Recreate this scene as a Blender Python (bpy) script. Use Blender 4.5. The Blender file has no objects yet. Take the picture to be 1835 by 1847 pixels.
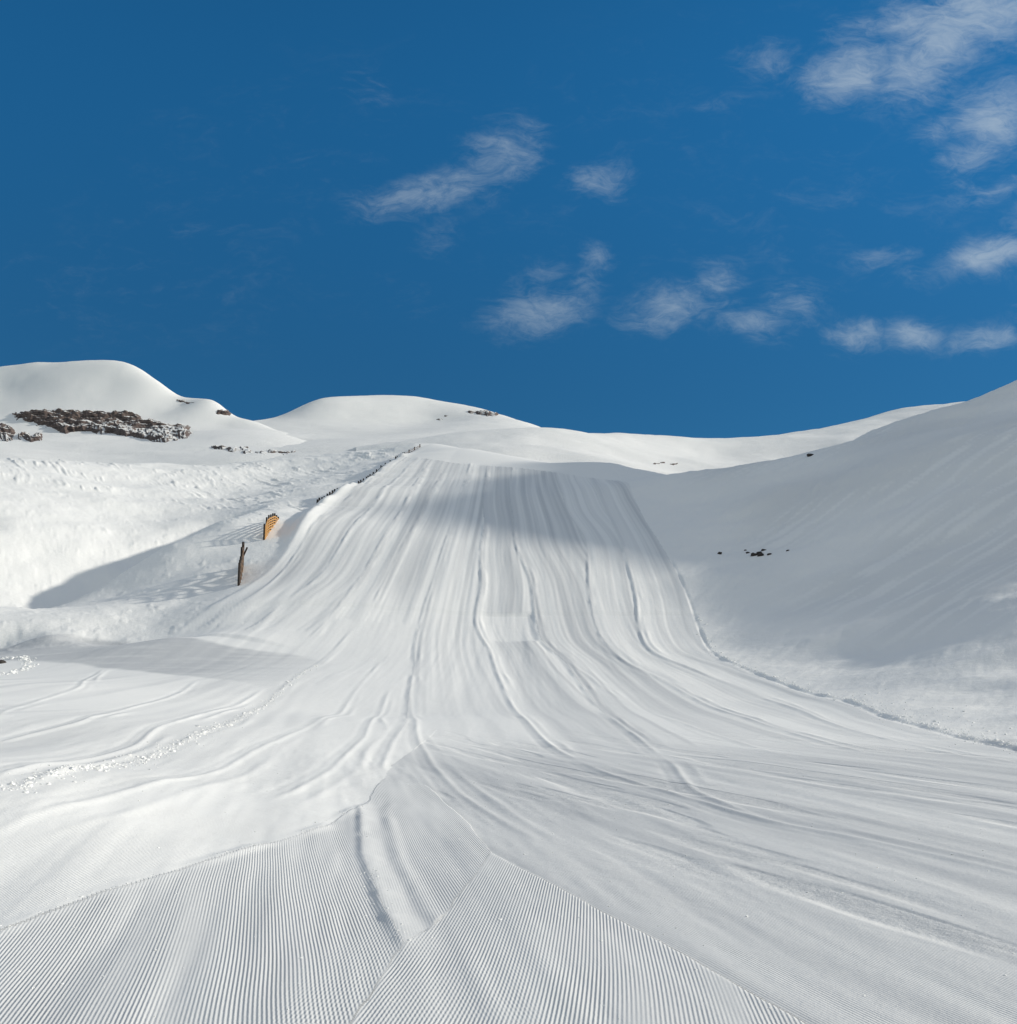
import bpy, bmesh, math, random
import numpy as np
from mathutils import Vector

# ------------------------------------------------------------------ camera
C = bpy.context.scene
col = C.collection
EYE = 1.7                     # eye height above the snow; the eye is the world origin
PITCH = math.radians(9.0)     # camera tilted up
FPX = 2000.0                  # focal length in photo pixels (photo 1835 x 1847)
PCX, PCY = 917.5, 923.5
cam_d = bpy.data.cameras.new('camera'); cam = bpy.data.objects.new('camera', cam_d); col.objects.link(cam)
cam.location = (0, 0, 0); cam.rotation_euler = (math.pi/2 + PITCH, 0, 0)
cam_d.sensor_fit = 'HORIZONTAL'; cam_d.sensor_width = 36.0; cam_d.lens = 36.0*FPX/1835.0
cam_d.clip_start = 0.1; cam_d.clip_end = 20000
C.camera = cam

# ------------------------------------------------------------------ sun, exposure
SUN_EL, SUN_AZ = math.radians(22.5), math.radians(80.0)     # azimuth measured from +Y towards +X
sd = bpy.data.lights.new('sun', 'SUN'); sun = bpy.data.objects.new('sun', sd); col.objects.link(sun)
sd.energy = 3.75; sd.angle = math.radians(2.0); sd.color = (1.0, 0.945, 0.83)
L = Vector((math.sin(SUN_AZ)*math.cos(SUN_EL), math.cos(SUN_AZ)*math.cos(SUN_EL), math.sin(SUN_EL)))
sun.rotation_euler = L.to_track_quat('Z', 'Y').to_euler(); sun.location = (80, 20, 120)
C.view_settings.view_transform = 'Standard'; C.view_settings.look = 'None'
C.view_settings.exposure = 0.0; C.view_settings.gamma = 1.0

# ------------------------------------------------------------------ sky
w = bpy.data.worlds.new('World'); C.world = w; w.use_nodes = True
nt = w.node_tree; nt.nodes.clear(); N = nt.nodes; LK = nt.links.new
def nd(t, **k):
    n = N.new(t)
    for a, b in k.items(): setattr(n, a, b)
    return n
def mth(op, a, b=None, c=None, clamp=False):
    n = N.new('ShaderNodeMath'); n.operation = op; n.use_clamp = clamp
    for i, v in enumerate((a, b, c)):
        if v is None: continue
        if isinstance(v, (int, float)): n.inputs[i].default_value = v
        else: LK(v, n.inputs[i])
    return n.outputs[0]
def vm(op, a, b=None):
    n = N.new('ShaderNodeVectorMath'); n.operation = op
    for i, v in enumerate((a, b)):
        if v is None: continue
        if isinstance(v, tuple): n.inputs[i].default_value = v
        else: LK(v, n.inputs[i])
    return n.outputs['Value'] if op in ('DOT_PRODUCT', 'LENGTH') else n.outputs[0]
def smooth(v, a, b, lo=0.0, hi=1.0):
    n = N.new('ShaderNodeMapRange'); n.interpolation_type = 'SMOOTHSTEP'
    LK(v, n.inputs[0]); n.inputs[1].default_value = a; n.inputs[2].default_value = b
    n.inputs[3].default_value = lo; n.inputs[4].default_value = hi
    return n.outputs[0]
def noise(vec, scale, detail=6, rough=0.6, dist=0.0):
    n = N.new('ShaderNodeTexNoise'); LK(vec, n.inputs['Vector'])
    n.inputs['Scale'].default_value = scale; n.inputs['Detail'].default_value = detail
    n.inputs['Roughness'].default_value = rough; n.inputs['Distortion'].default_value = dist
    return n.outputs[0]
sky = nd('ShaderNodeTexSky', sky_type='NISHITA')
sky.sun_disc = False; sky.sun_elevation = SUN_EL; sky.sun_rotation = SUN_AZ
sky.altitude = 2600; sky.air_density = 1.0; sky.dust_density = 0.1; sky.ozone_density = 2.5
tc = nd('ShaderNodeTexCoord'); D = tc.outputs['Generated']
FW = (0.0, math.cos(math.radians(9)), math.sin(math.radians(9)))     # fixed world axes of the north sky
UP = (0.0, -math.sin(math.radians(9)), math.cos(math.radians(9)))
den = vm('DOT_PRODUCT', D, FW)
fpos = mth('MAXIMUM', den, 0.02)
su = mth('DIVIDE', vm('DOT_PRODUCT', D, (1, 0, 0)), fpos)
sv = mth('DIVIDE', vm('DOT_PRODUCT', D, UP), fpos)
cxy = nd('ShaderNodeCombineXYZ'); LK(su, cxy.inputs[0]); LK(sv, cxy.inputs[1]); P2 = cxy.outputs[0]
front = smooth(den, 0.3, 0.6)
# wisps of cloud: tangent direction (u, v), half sizes, tilt in degrees, strength
CL = [
 (785, 340, 125, 32, 12, .62), (905, 290, 75, 58, 28, .55), (955, 250, 45, 40, 30, .42), (1080, 320, 55, 30, 5, .55),
 (790, 420, 28, 35, -60, .30), (665, 165, 45, 30, 0, .22), (370, 405, 50, 18, 0, .16), (745, 530, 45, 28, -30, .22),
 (975, 560, 85, 40, 15, .62), (1050, 510, 45, 25, 35, .45), (1078, 460, 32, 22, 0, .50), (980, 485, 60, 22, 25, .30),
 (1215, 550, 75, 38, 10, .60), (1290, 520, 55, 45, 30, .50), (1360, 590, 70, 25, -5, .55), (1440, 550, 60, 40, -15, .50),
 (1540, 595, 60, 26, 5, .62), (1645, 598, 55, 24, 0, .68), (1790, 605, 75, 22, 8, .55),
 (1545, 130, 90, 50, 12, .80), (1680, 100, 110, 60, 38, .95), (1760, 30, 150, 70, 15, .95), (1540, 65, 60, 32, 10, .50), (1640, 40, 70, 40, 20, .65),
 (1380, 110, 60, 34, 10, .42), (1300, 188, 40, 16, 10, .22),
 (1800, 210, 70, 60, 20, .80), (1760, 280, 75, 32, 20, .70), (1700, 235, 60, 30, 30, .40), (1790, 350, 85, 22, 8, .50), (1740, 330, 60, 18, 8, .35),
 (1790, 460, 95, 30, 10, .85), (1590, 468, 60, 18, 5, .40), (1650, 500, 60, 25, 0, .25),
 (1920, 420, 90, 60, 10, .9), (1950, 220, 100, 90, 10, .9), (1960, 560, 90, 60, 10, .8), (1980, 20, 120, 90, 10, .9),
 (500, 300, 260, 120, 20, .06), (1150, 260, 300, 140, 20, .06), (250, 520, 250, 80, 0, .09), (1500, 400, 260, 120, 10, .10),
]
warp = nd('ShaderNodeTexNoise'); LK(P2, warp.inputs['Vector']); warp.inputs['Scale'].default_value = 14; warp.inputs['Detail'].default_value = 3
wv = vm('SUBTRACT', warp.outputs['Color'], (.5, .5, .5))
wsc = N.new('ShaderNodeVectorMath'); wsc.operation = 'SCALE'; LK(wv, wsc.inputs[0]); wsc.inputs['Scale'].default_value = .032
PW = vm('ADD', P2, wsc.outputs[0])
cov = None
for px, py, hw, hh, tilt, s in CL:
    u, v = (px-PCX)/FPX, (PCY-py)/FPX
    d0 = vm('SUBTRACT', PW, (u, v, .5*.0))
    r_ = N.new('ShaderNodeVectorRotate'); r_.rotation_type = 'Z_AXIS'; LK(d0, r_.inputs['Vector']); r_.inputs['Angle'].default_value = -math.radians(tilt)
    m_ = vm('MULTIPLY', r_.outputs[0], (FPX/hw, FPX/hh, 0))
    g = smooth(vm('LENGTH', m_), 2.0, 0.0, 0.0, min(1, s*1.2))
    cov = g if cov is None else mth('MAXIMUM', cov, g)
mp = N.new('ShaderNodeMapping'); LK(PW, mp.inputs[0]); mp.inputs['Rotation'].default_value = (0, 0, math.radians(-24)); mp.inputs['Scale'].default_value = (1.0, 2.4, 1)
fb = noise(mp.outputs[0], 13, 9, .66, .9)
fb2 = noise(mp.outputs[0], 42, 7, .7, 1.2)
tex = mth('ADD', mth('MULTIPLY', fb, .62), mth('MULTIPLY', fb2, .38))
wisp = mth('MULTIPLY', mth('POWER', cov, .6), smooth(mth('ADD', tex, mth('MULTIPLY', cov, .34)), .50, .98), clamp=True)
wisp = mth('MULTIPLY', wisp, front)
# the rest of the sky: bright unseen cloud added right of and behind the viewer to lift the shade
cl3 = noise(D, 2.6, 7, .6, .3)
side = mth('SUBTRACT', 1.0, smooth(den, .38, .80))
sep = nd('ShaderNodeSeparateXYZ'); LK(D, sep.inputs[0])
upm = smooth(sep.outputs[2], 0.0, 0.15)
fill_cloud = mth('MULTIPLY', mth('MULTIPLY', side, upm), smooth(cl3, .30, .55))
cover = mth('MULTIPLY', fill_cloud, .92)
hs = nd('ShaderNodeMix', data_type='RGBA', blend_type='MULTIPLY'); hs.inputs[0].default_value = 1.0
LK(sky.outputs[0], hs.inputs[6]); hg = nd('ShaderNodeMix', data_type='RGBA'); LK(smooth(sep.outputs[2], .18, .55), hg.inputs[0])
hg.inputs[6].default_value = (.21, .68, .88, 1); hg.inputs[7].default_value = (.25, 1.24, 1.60, 1); LK(hg.outputs[2], hs.inputs[7])
mixc = nd('ShaderNodeMix', data_type='RGBA')
LK(cover, mixc.inputs[0]); LK(hs.outputs[2], mixc.inputs[6]); mixc.inputs[7].default_value = (6.5, 6.8, 6.8, 1)
mixw = nd('ShaderNodeMix', data_type='RGBA'); LK(mth('MULTIPLY', wisp, .47), mixw.inputs[0]); LK(mixc.outputs[2], mixw.inputs[6]); mixw.inputs[7].default_value = (8.6, 9.6, 9.9, 1)
bg = nd('ShaderNodeBackground'); LK(mixw.outputs[2], bg.inputs[0]); bg.inputs[1].default_value = 0.075
wo = nd('ShaderNodeOutputWorld'); LK(bg.outputs[0], wo.inputs[0])

# ------------------------------------------------------------------ numeric helpers
rng = np.random.default_rng(7)
def _hash(ix, iy, seed):
    h = (ix.astype(np.int64)*374761393 + iy.astype(np.int64)*668265263 + seed*1442695041) & 0xFFFFFFFF
    h = ((h ^ (h >> 13))*1274126177) & 0xFFFFFFFF
    return ((h ^ (h >> 16)) & 0xFFFFFF).astype(np.float64)/0xFFFFFF
def vnoise(x, y, seed=0):
    ix, iy = np.floor(x), np.floor(y); fx, fy = x-ix, y-iy
    fx = fx*fx*fx*(fx*(fx*6-15)+10); fy = fy*fy*fy*(fy*(fy*6-15)+10)
    a, b = _hash(ix, iy, seed), _hash(ix+1, iy, seed)
    c, d = _hash(ix, iy+1, seed), _hash(ix+1, iy+1, seed)
    return (a+(b-a)*fx)*(1-fy) + (c+(d-c)*fx)*fy - .5
def fbm(x, y, octv=4, seed=0, gain=.5):
    s, a = 0, 1.0
    for k in range(octv):
        s = s + a*vnoise(x*2**k+17.3*k, y*2**k+9.1*k, seed+k); a *= gain
    return s
def sstep(v, a, b):
    t = np.clip((v-a)/(b-a), 0, 1); return t*t*(3-2*t)
def ray(px, py):
    s, v = (px-PCX)/FPX, (PCY-py)/FPX
    return s, math.cos(PITCH)-v*math.sin(PITCH), math.sin(PITCH)+v*math.cos(PITCH)
def pt(px, py, d):                   # world point in the direction of a photo pixel, d metres north of the eye
    a, b, c = ray(px, py); return (a/b*d, d, c/b*d)
class Field:
    """smooth height field z(x, y) through control points: thin plate spline over (azimuth, log distance)"""
    def __init__(self, pts, drop=EYE, reg=2e-4):
        p = np.array(pts, float); x, y, z = p.T
        r = np.hypot(x, y); self.drop = drop
        self.q = np.stack([np.arctan2(x, y), np.log(r)], 1); t = (z+drop)/r
        n = len(p); K = self.k(self.q[:, None]-self.q[None])+reg*np.eye(n)
        A = np.zeros((n+3, n+3)); A[:n, :n] = K; A[:n, n] = A[n, :n] = 1; A[:n, n+1:] = self.q; A[n+1:, :n] = self.q.T
        self.w = np.linalg.solve(A, np.concatenate([t, np.zeros(3)]))
    @staticmethod
    def k(d):
        r2 = (d*d).sum(-1); return np.where(r2 > 1e-12, r2*np.log(np.maximum(r2, 1e-12))*.5, 0)
    def __call__(self, x, y):
        x = np.asarray(x, float); y = np.asarray(y, float); sh = x.shape; x, y = x.ravel(), y.ravel()
        r = np.maximum(np.hypot(x, y), .5); q = np.stack([np.arctan2(x, y), np.log(r)], 1); n = len(self.q)
        t = np.empty(len(x))
        for i in range(0, len(x), 60000):
            s = q[i:i+60000]
            t[i:i+60000] = self.k(s[:, None]-self.q[None])@self.w[:n] + self.w[n] + s@self.w[n+1:]
        return (t*r-self.drop).reshape(sh)
def mesh_obj(name, V, F, mat, parent=None, attrs=None, smooth_=True):
    me = bpy.data.meshes.new(name); V = np.asarray(V, np.float32); F = np.asarray(F, np.int32)
    me.vertices.add(len(V)); me.vertices.foreach_set('co', V.ravel())
    k = F.shape[1]; me.loops.add(F.size); me.loops.foreach_set('vertex_index', F.ravel())
    me.polygons.add(len(F)); me.polygons.foreach_set('loop_start', np.arange(0, F.size, k, dtype=np.int32))
    me.update(calc_edges=True)
    me.polygons.foreach_set('use_smooth', np.full(len(F), smooth_, bool))
    for a, vals in (attrs or {}).items():
        at_ = me.attributes.new(a, 'FLOAT', 'POINT'); at_.data.foreach_set('value', np.asarray(vals, np.float32).ravel())
    me.validate()
    o = bpy.data.objects.new(name, me); col.objects.link(o); o.parent = parent
    if mat: me.materials.append(mat)
    return o
def grid_faces(nr, nc):
    i = np.arange(nr-1)[:, None]*nc + np.arange(nc-1)[None]
    return np.stack([i, i+1, i+nc+1, i+nc], -1).reshape(-1, 4)
def tag(o, label=None, cat=None, group=None, kind=None):
    for k_, v_ in (('label', label), ('category', cat), ('group', group), ('kind', kind)):
        if v_: o[k_] = v_
    return o
def empty(name, loc):
    o = bpy.data.objects.new(name, None); o.location = loc; o.empty_display_size = .3; col.objects.link(o); return o

# ------------------------------------------------------------------ materials
def new_mat(name):
    m = bpy.data.materials.new(name); m.use_nodes = True; t = m.node_tree
    return m, t, t.nodes['Principled BSDF']
def snow_mat(name, groove=False, grain=0.012, base=(.925, .92, .905)):
    global N, LK
    m, t, b = new_mat(name); N, LK = t.nodes, t.links.new
    b.inputs['Base Color'].default_value = (*base, 1); b.inputs['Roughness'].default_value = .62
    b.inputs['Specular IOR Level'].default_value = .18
    tcn = nd('ShaderNodeTexCoord'); P = tcn.outputs['Object']
    g1 = noise(P, 1.3, 8, .7); g2 = noise(P, 22, 5, .7)
    h = mth('ADD', mth('MULTIPLY', g1, grain*6), mth('MULTIPLY', g2, grain*.6))
    if groove:
        ag = nd('ShaderNodeAttribute', attribute_name='groove'); ac = nd('ShaderNodeAttribute', attribute_name='cord'); ar = nd('ShaderNodeAttribute', attribute_name='rough')
        ph = mth('ADD', mth('MULTIPLY', ag.outputs['Fac'], 2*math.pi), mth('MULTIPLY', g2, .9))
        wv_ = mth('SINE', ph)
        brk = noise(P, 9, 4, .7); brk2 = noise(P, 55, 3, .7)
        amp = mth('MULTIPLY', ac.outputs['Fac'], mth('ADD', .55, mth('MULTIPLY', brk, .9)))
        a2 = nd('ShaderNodeAttribute', attribute_name='groove_over'); c2 = nd('ShaderNodeAttribute', attribute_name='cord_over')
        w2 = mth('MULTIPLY', mth('SINE', mth('ADD', mth('MULTIPLY', a2.outputs['Fac'], 2*math.pi), mth('MULTIPLY', g2, 1.5))), c2.outputs['Fac'])
        w2 = mth('MULTIPLY', w2, mth('ADD', .4, mth('MULTIPLY', brk, 1.1)))
        h = mth('ADD', mth('MULTIPLY', mth('ADD', mth('MULTIPLY', wv_, amp), w2), .0024), mth('MULTIPLY', h, ar.outputs['Fac']))
        h = mth('ADD', h, mth('MULTIPLY', mth('MULTIPLY', brk2, ac.outputs['Fac']), .005))
        aa = nd('ShaderNodeAttribute', attribute_name='shade_tone'); mxa = nd('ShaderNodeMix', data_type='RGBA')
        LK(mth('MULTIPLY', aa.outputs['Fac'], 1.0, clamp=True), mxa.inputs[0]); mxa.inputs[6].default_value = (*base, 1); mxa.inputs[7].default_value = (.61, .62, .632, 1)  # painted shade and the tones of separate passes, mixed into base colour
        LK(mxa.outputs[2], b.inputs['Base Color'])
    bp = nd('ShaderNodeBump'); bp.inputs['Strength'].default_value = 1.0; bp.inputs['Distance'].default_value = 1.0
    LK(h, bp.inputs['Height']); LK(bp.outputs[0], b.inputs['Normal'])
    return m
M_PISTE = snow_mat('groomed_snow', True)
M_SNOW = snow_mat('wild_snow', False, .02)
M_FAR = snow_mat('mountain_snow', False, .05)
M_CRUMB = snow_mat('snow_crumb', False, .004)

# ------------------------------------------------------------------ base shape of the valley
def prof(y):                         # height of the middle of the run
    ys = [0, 14, 25, 35, 47, 62, 75, 92, 105, 128, 150, 173, 202, 240, 290, 400]
    zs = [-1.7, -1.7, -1.68, -1.6, -1.3, -.55, .75, 3.4, 6.9, 15.2, 22.3, 29.6, 37.9, 49.5, 62, 90]
    return np.interp(y, ys, zs)
def right_edge(y): return np.interp(y, [0, 20, 30, 45, 60, 78, 104, 130, 173, 205, 300], [9, 12, 13, 14, 14.6, 15, 17.5, 19.5, 19.5, 21, 24])
def hill(x, y):                      # hillside right of the run
    s = np.maximum(x-right_edge(y)-.5, 0)
    S = .402
    return prof(y) + np.where(s < 14, s*.10+s*s*(S-.10)/28, 14*.10+14*(S-.10)/2+(s-14)*S)
def solve(px, py):                   # where the line of sight meets that hillside
    a, b, c = ray(px, py)
    d = np.linspace(20, 330, 3000); f = hill(a/b*d, d)-c/b*d
    i = np.argmax(f > 0); return pt(px, py, d[i])
ctl = []
for az in (-150, -120, -90, -70, -50, 50, 70, 90, 120, 150, 180, -180):       # ground beside and behind the viewer
    for r in (1.5, 4, 9, 20):
        ctl.append((r*math.sin(math.radians(az)), r*math.cos(math.radians(az)), -1.7))
for az in (-150, -110, 110, 150, 180, -180):
    for r in (60, 160, 400): ctl.append((r*math.sin(math.radians(az)), r*math.cos(math.radians(az)), -1.7-.03*r))
for az in (-35, -20, -8, 0, 8, 20, 35):
    for r in (1.5, 3, 5, 8): ctl.append((r*math.sin(math.radians(az)), r*math.cos(math.radians(az)), -1.7))
for x, y in ((-1.5, 12), (-2, 17), (0, 12), (0, 17), (3, 12), (4, 17), (8, 14)): ctl.append((x, y, -1.7))
for y in (25, 35, 47, 62, 75, 92, 105, 128, 150, 173, 202, 235):              # middle and right border of the run
    xr = float(right_edge(y)); z = float(prof(y))
    for f in (-.15, .35, .8, 1.0): ctl.append((xr*f, y, z))
# right hillside, seen pixels
for px, pys in ((1835, (1220, 1100, 980, 860, 780)), (1700, (1230, 1100, 980, 860, 800)), (1560, (1180, 1050, 950, 860)),
                (1465, (1150, 1050, 950, 880)), (1350, (1080, 980, 900, 838)), (1270, (1000, 900, 850))):
    for py in pys: ctl.append(solve(px, py))
def behind(p, k=1.25, f=.93):        # ground falling away behind a crest point
    return (p[0]*k, p[1]*k, (p[2]+EYE)*k*f-EYE)
crest = [pt(1835, 683, 168), pt(1700, 722, 164), pt(1560, 770, 163), pt(1465, 823, 166), solve(1350, 838), solve(1270, 850),
         pt(1180, 857, 232), pt(1080, 848, 240), pt(1000, 836, 245), pt(917, 822, 255), pt(850, 809, 272), pt(780, 799, 290),
         pt(700, 812, 305), pt(600, 817, 310), pt(500, 828, 300), pt(300, 837, 262), pt(150, 833, 238), pt(0, 828, 218), pt(-250, 815, 200)]
ctl += crest[6:]
ctl += [pt(1900, 672, 168), pt(2000, 672, 163)]
for p in crest[:6]: ctl += [behind(p, 1.8, .80), behind(p, 2.4, .66)]
for p in crest: ctl += [behind(p, 1.12, .965), behind(p, 1.45, .85)]
# unseen high shoulder added right of the frame to throw shade over the run's top
SHADE_SHOULDER = [(115, 100, 15), (115, 115, 26), (115, 137, 52.5), (115, 167, 69.5), (120, 196, 82), (145, 232, 100), (205, 245, 122), (225, 285, 138), (180, 130, 34), (190, 170, 62), (210, 215, 80), (85, 120, 34), (70, 85, 21), (95, 80, 20), (55, 45, 6), (120, 60, 10), (200, 80, 10), (290, 300, 110)]
for r_, t_ in ((185, .272), (215, .272), (260, .25), (340, .215), (440, .18)): SHADE_SHOULDER.append((r_*math.sin(math.radians(26)), r_*math.cos(math.radians(26)), t_*r_*math.cos(math.radians(26))))
ctl += SHADE_SHOULDER
# left of the run
for p in ((300, 1150, 92), (390, 1100, 104), (515, 1000, 130), (560, 945, 152), (620, 900, 178), (700, 845, 235),
          (433, 1055, 115), (476, 978, 138), (560, 922, 175), (650, 868, 215), (720, 822, 275),
          (385, 1062, 117), (340, 1060, 119), (400, 1010, 131), (300, 1100, 108), (200, 1112, 105), (0, 1130, 100), (100, 1140, 97),
          (330, 965, 168), (250, 1003, 157), (160, 1043, 145), (60, 1084, 132), (0, 1097, 128),
          (400, 965, 150), (345, 990, 148), (270, 1035, 136),
          (0, 1000, 144), (150, 985, 155), (0, 900, 166), (200, 900, 190), (400, 890, 222), (300, 935, 184), (500, 870, 245), (560, 850, 265), (480, 915, 178),
          (-250, 1130, 100), (-250, 1000, 128), (-250, 880, 165),
          (0, 1166, 98), (0, 1195, 84), (150, 1160, 98), (300, 1164, 95), (300, 1215, 72), (450, 1180, 85), (560, 1215, 72), (150, 1198, 80),
          (0, 1230, 50), (0, 1300, 25), (0, 1440, 11.6), (0, 1370, 15.8), (200, 1300, 28), (200, 1400, 15), (300, 1250, 53), (450, 1262, 55), (450, 1330, 29), (600, 1285, 54), (350, 1500, 12.2),
          (-300, 1230, 48), (-300, 1370, 13.5)):
    ctl.append(pt(*p))
base = Field(ctl)

def at(px, py, lo=3.0, hi=340.0):    # first ground point in the direction of a photo pixel
    a, b, c = ray(px, py); d = np.exp(np.linspace(math.log(lo), math.log(hi), 2500))
    f = base(a/b*d, d)-c/b*d
    i = int(np.argmax(f > 0)) if (f > 0).any() else len(d)-1
    return (a/b*d[i], d[i], c/b*d[i])

# ------------------------------------------------------------------ tracks left by the grooming machines
TR = {
 'EL': [(250,1160),(320,1135),(420,1075),(480,1035),(515,1000),(540,960),(580,925),(640,885),(700,845),(735,818),(772,803)],
 'L3': [(690,1390),(735,1300),(745,1215),(750,1150),(765,1100),(790,1020),(818,940),(835,885),(850,830)],
 'L4': [(1835,1580),(1580,1520),(1356,1476),(1250,1443),(1100,1398),(1000,1350),(940,1290),(905,1230),(885,1170),(860,1140),(855,1110),(872,1060),(865,1000),(875,950),(870,905),(880,845)],
 'L5': [(1356,1470),(1250,1430),(1215,1380),(1150,1330),(1060,1250),(1020,1190),(975,1160),(962,1090),(958,1040),(930,990),(927,935),(920,890),(925,840)],
 'L6': [(1835,1412),(1520,1348),(1348,1296),(1208,1232),(1104,1174),(1077,1140),(1064,1094),(1058,975),(1020,920),(1005,860)],
 'L7': [(1835,1385),(1540,1318),(1460,1288),(1360,1250),(1240,1200),(1172,1178),(1150,1124),(1150,1078),(1127,998),(1085,903),(1065,862)],
 'ER': [(2250,1455),(1835,1356),(1700,1325),(1600,1298),(1500,1260),(1400,1232),(1340,1205),(1290,1188),(1265,1150),(1245,1090),(1215,1020),(1170,950),(1140,890),(1130,868)],
 'X1': [(1835,1476),(1460,1420),(1240,1376)],
 'X2': [(1835,1440),(1660,1412),(1460,1376),(1340,1340),(1220,1300),(1100,1248),(1058,1216),(1005,1174)],
 'CR': [(0,1435),(200,1385),(330,1340),(430,1300),(500,1250),(560,1205),(600,1175),(640,1130)],
 'G1': [(0,1400),(250,1345),(400,1280),(480,1240)], 'G2': [(0,1340),(150,1305),(330,1250),(360,1225)], 'G3': [(0,1290),(150,1240),(190,1205)],
 'G4': [(0,1500),(200,1440),(400,1390),(560,1310),(640,1250),(690,1190)], 'G5': [(500,1440),(600,1390),(660,1330),(705,1240)],
 'G6': [(745,1215),(752,1300),(770,1360),(830,1430),(960,1510)],
 'U1': [(361,1137),(466,1077),(530,1010),(580,945),(640,895),(720,835)], 'U2': [(440,1140),(577,1044),(640,950),(690,890),(740,840)],
 'U3': [(560,1150),(640,1060),(700,960),(740,890),(770,840)], 'U4': [(660,1120),(715,1010),(760,930),(800,850)],
}
TW = {}
for k_, pl in TR.items():
    P_ = np.array([at(*p) for p in pl]); o_ = np.argsort(P_[:, 1]); TW[k_] = P_[o_]
TS = {}
for k_, P_ in TW.items():            # rounded versions of the traces
    ly = np.linspace(math.log(P_[0, 1]), math.log(P_[-1, 1]), 400); xv = np.interp(ly, np.log(P_[:, 1]), P_[:, 0])
    kw = max(3, int(.10/(ly[1]-ly[0]))); kern = np.hanning(2*kw+1); kern /= kern.sum()
    lo_, hi_ = xv[0]-(xv[1]-xv[0])*np.arange(kw, 0, -1), xv[-1]+(xv[-1]-xv[-2])*np.arange(1, kw+1)
    TS[k_] = (np.exp(ly), np.convolve(np.concatenate([lo_, xv, hi_]), kern, 'valid'))
def tx(name, y): return np.interp(y, *TS[name])

tl = rng.uniform(-1, 1, 40)
SC = at(1478, 1008)  # centre of the light painted into the hillside hollow
def in_poly(u, v, P):
    """signed distance to a polygon, positive inside"""
    P = np.asarray(P); d = np.full(u.shape, 1e9); ins = np.zeros(u.shape, bool)
    for (x0, y0), (x1, y1) in zip(P, np.roll(P, -1, 0)):
        ex, ey = x1-x0, y1-y0; tt = np.clip(((u-x0)*ex+(v-y0)*ey)/(ex*ex+ey*ey+1e-12), 0, 1)
        d = np.minimum(d, np.hypot(u-x0-tt*ex, v-y0-tt*ey))
        cnd = ((y0 > v) != (y1 > v))&(u < (x1-x0)*(v-y0)/((y1-y0)+1e-12)+x0); ins ^= cnd
    return np.where(ins, d, -d)
STRIP = np.array([at(*p)[:2] for p in ((-60,1168),(0,1167),(200,1159),(400,1163),(520,1180),(610,1198),(590,1232),(480,1241),(330,1218),(130,1196),(0,1191),(-60,1190))])
bL0 = lambda y: np.interp(y, [3, 7.7, 9.7, 11.3, 13.6, 16.2, 21, 30], [-4.3, -3.5, -3.0, -2.65, -2.2, -2.1, -2.3, -2.8])
wr = lambda y: np.interp(y, [3, 6.5, 7.7, 8.95, 11.7, 16.2], [-.6, -.6, -.68, -.97, -1.48, -2.1])
b20 = lambda y: np.interp(y, [3, 5.7, 7.7, 8.5, 10.6, 12.1], [-.95, -.82, -.7, -.55, -.3, -.2])
b250 = lambda y: np.interp(y, [3, 5.6, 8.7, 12.1], [2.3, 1.63, .8, -.2])
b350 = lambda y: np.interp(y, [12.1, 14.6, 18.7, 22, 30], [-.2, -.5, -1.2, -1.9, -2.7])
HEAD = {1: -12, 2: 4.5, 3: -9, 4: 9, 5: -16}
CORD = {1: 1.0, 2: 1.0, 3: .75, 4: .55, 5: .35}
PITCH_G = .0245
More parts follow.
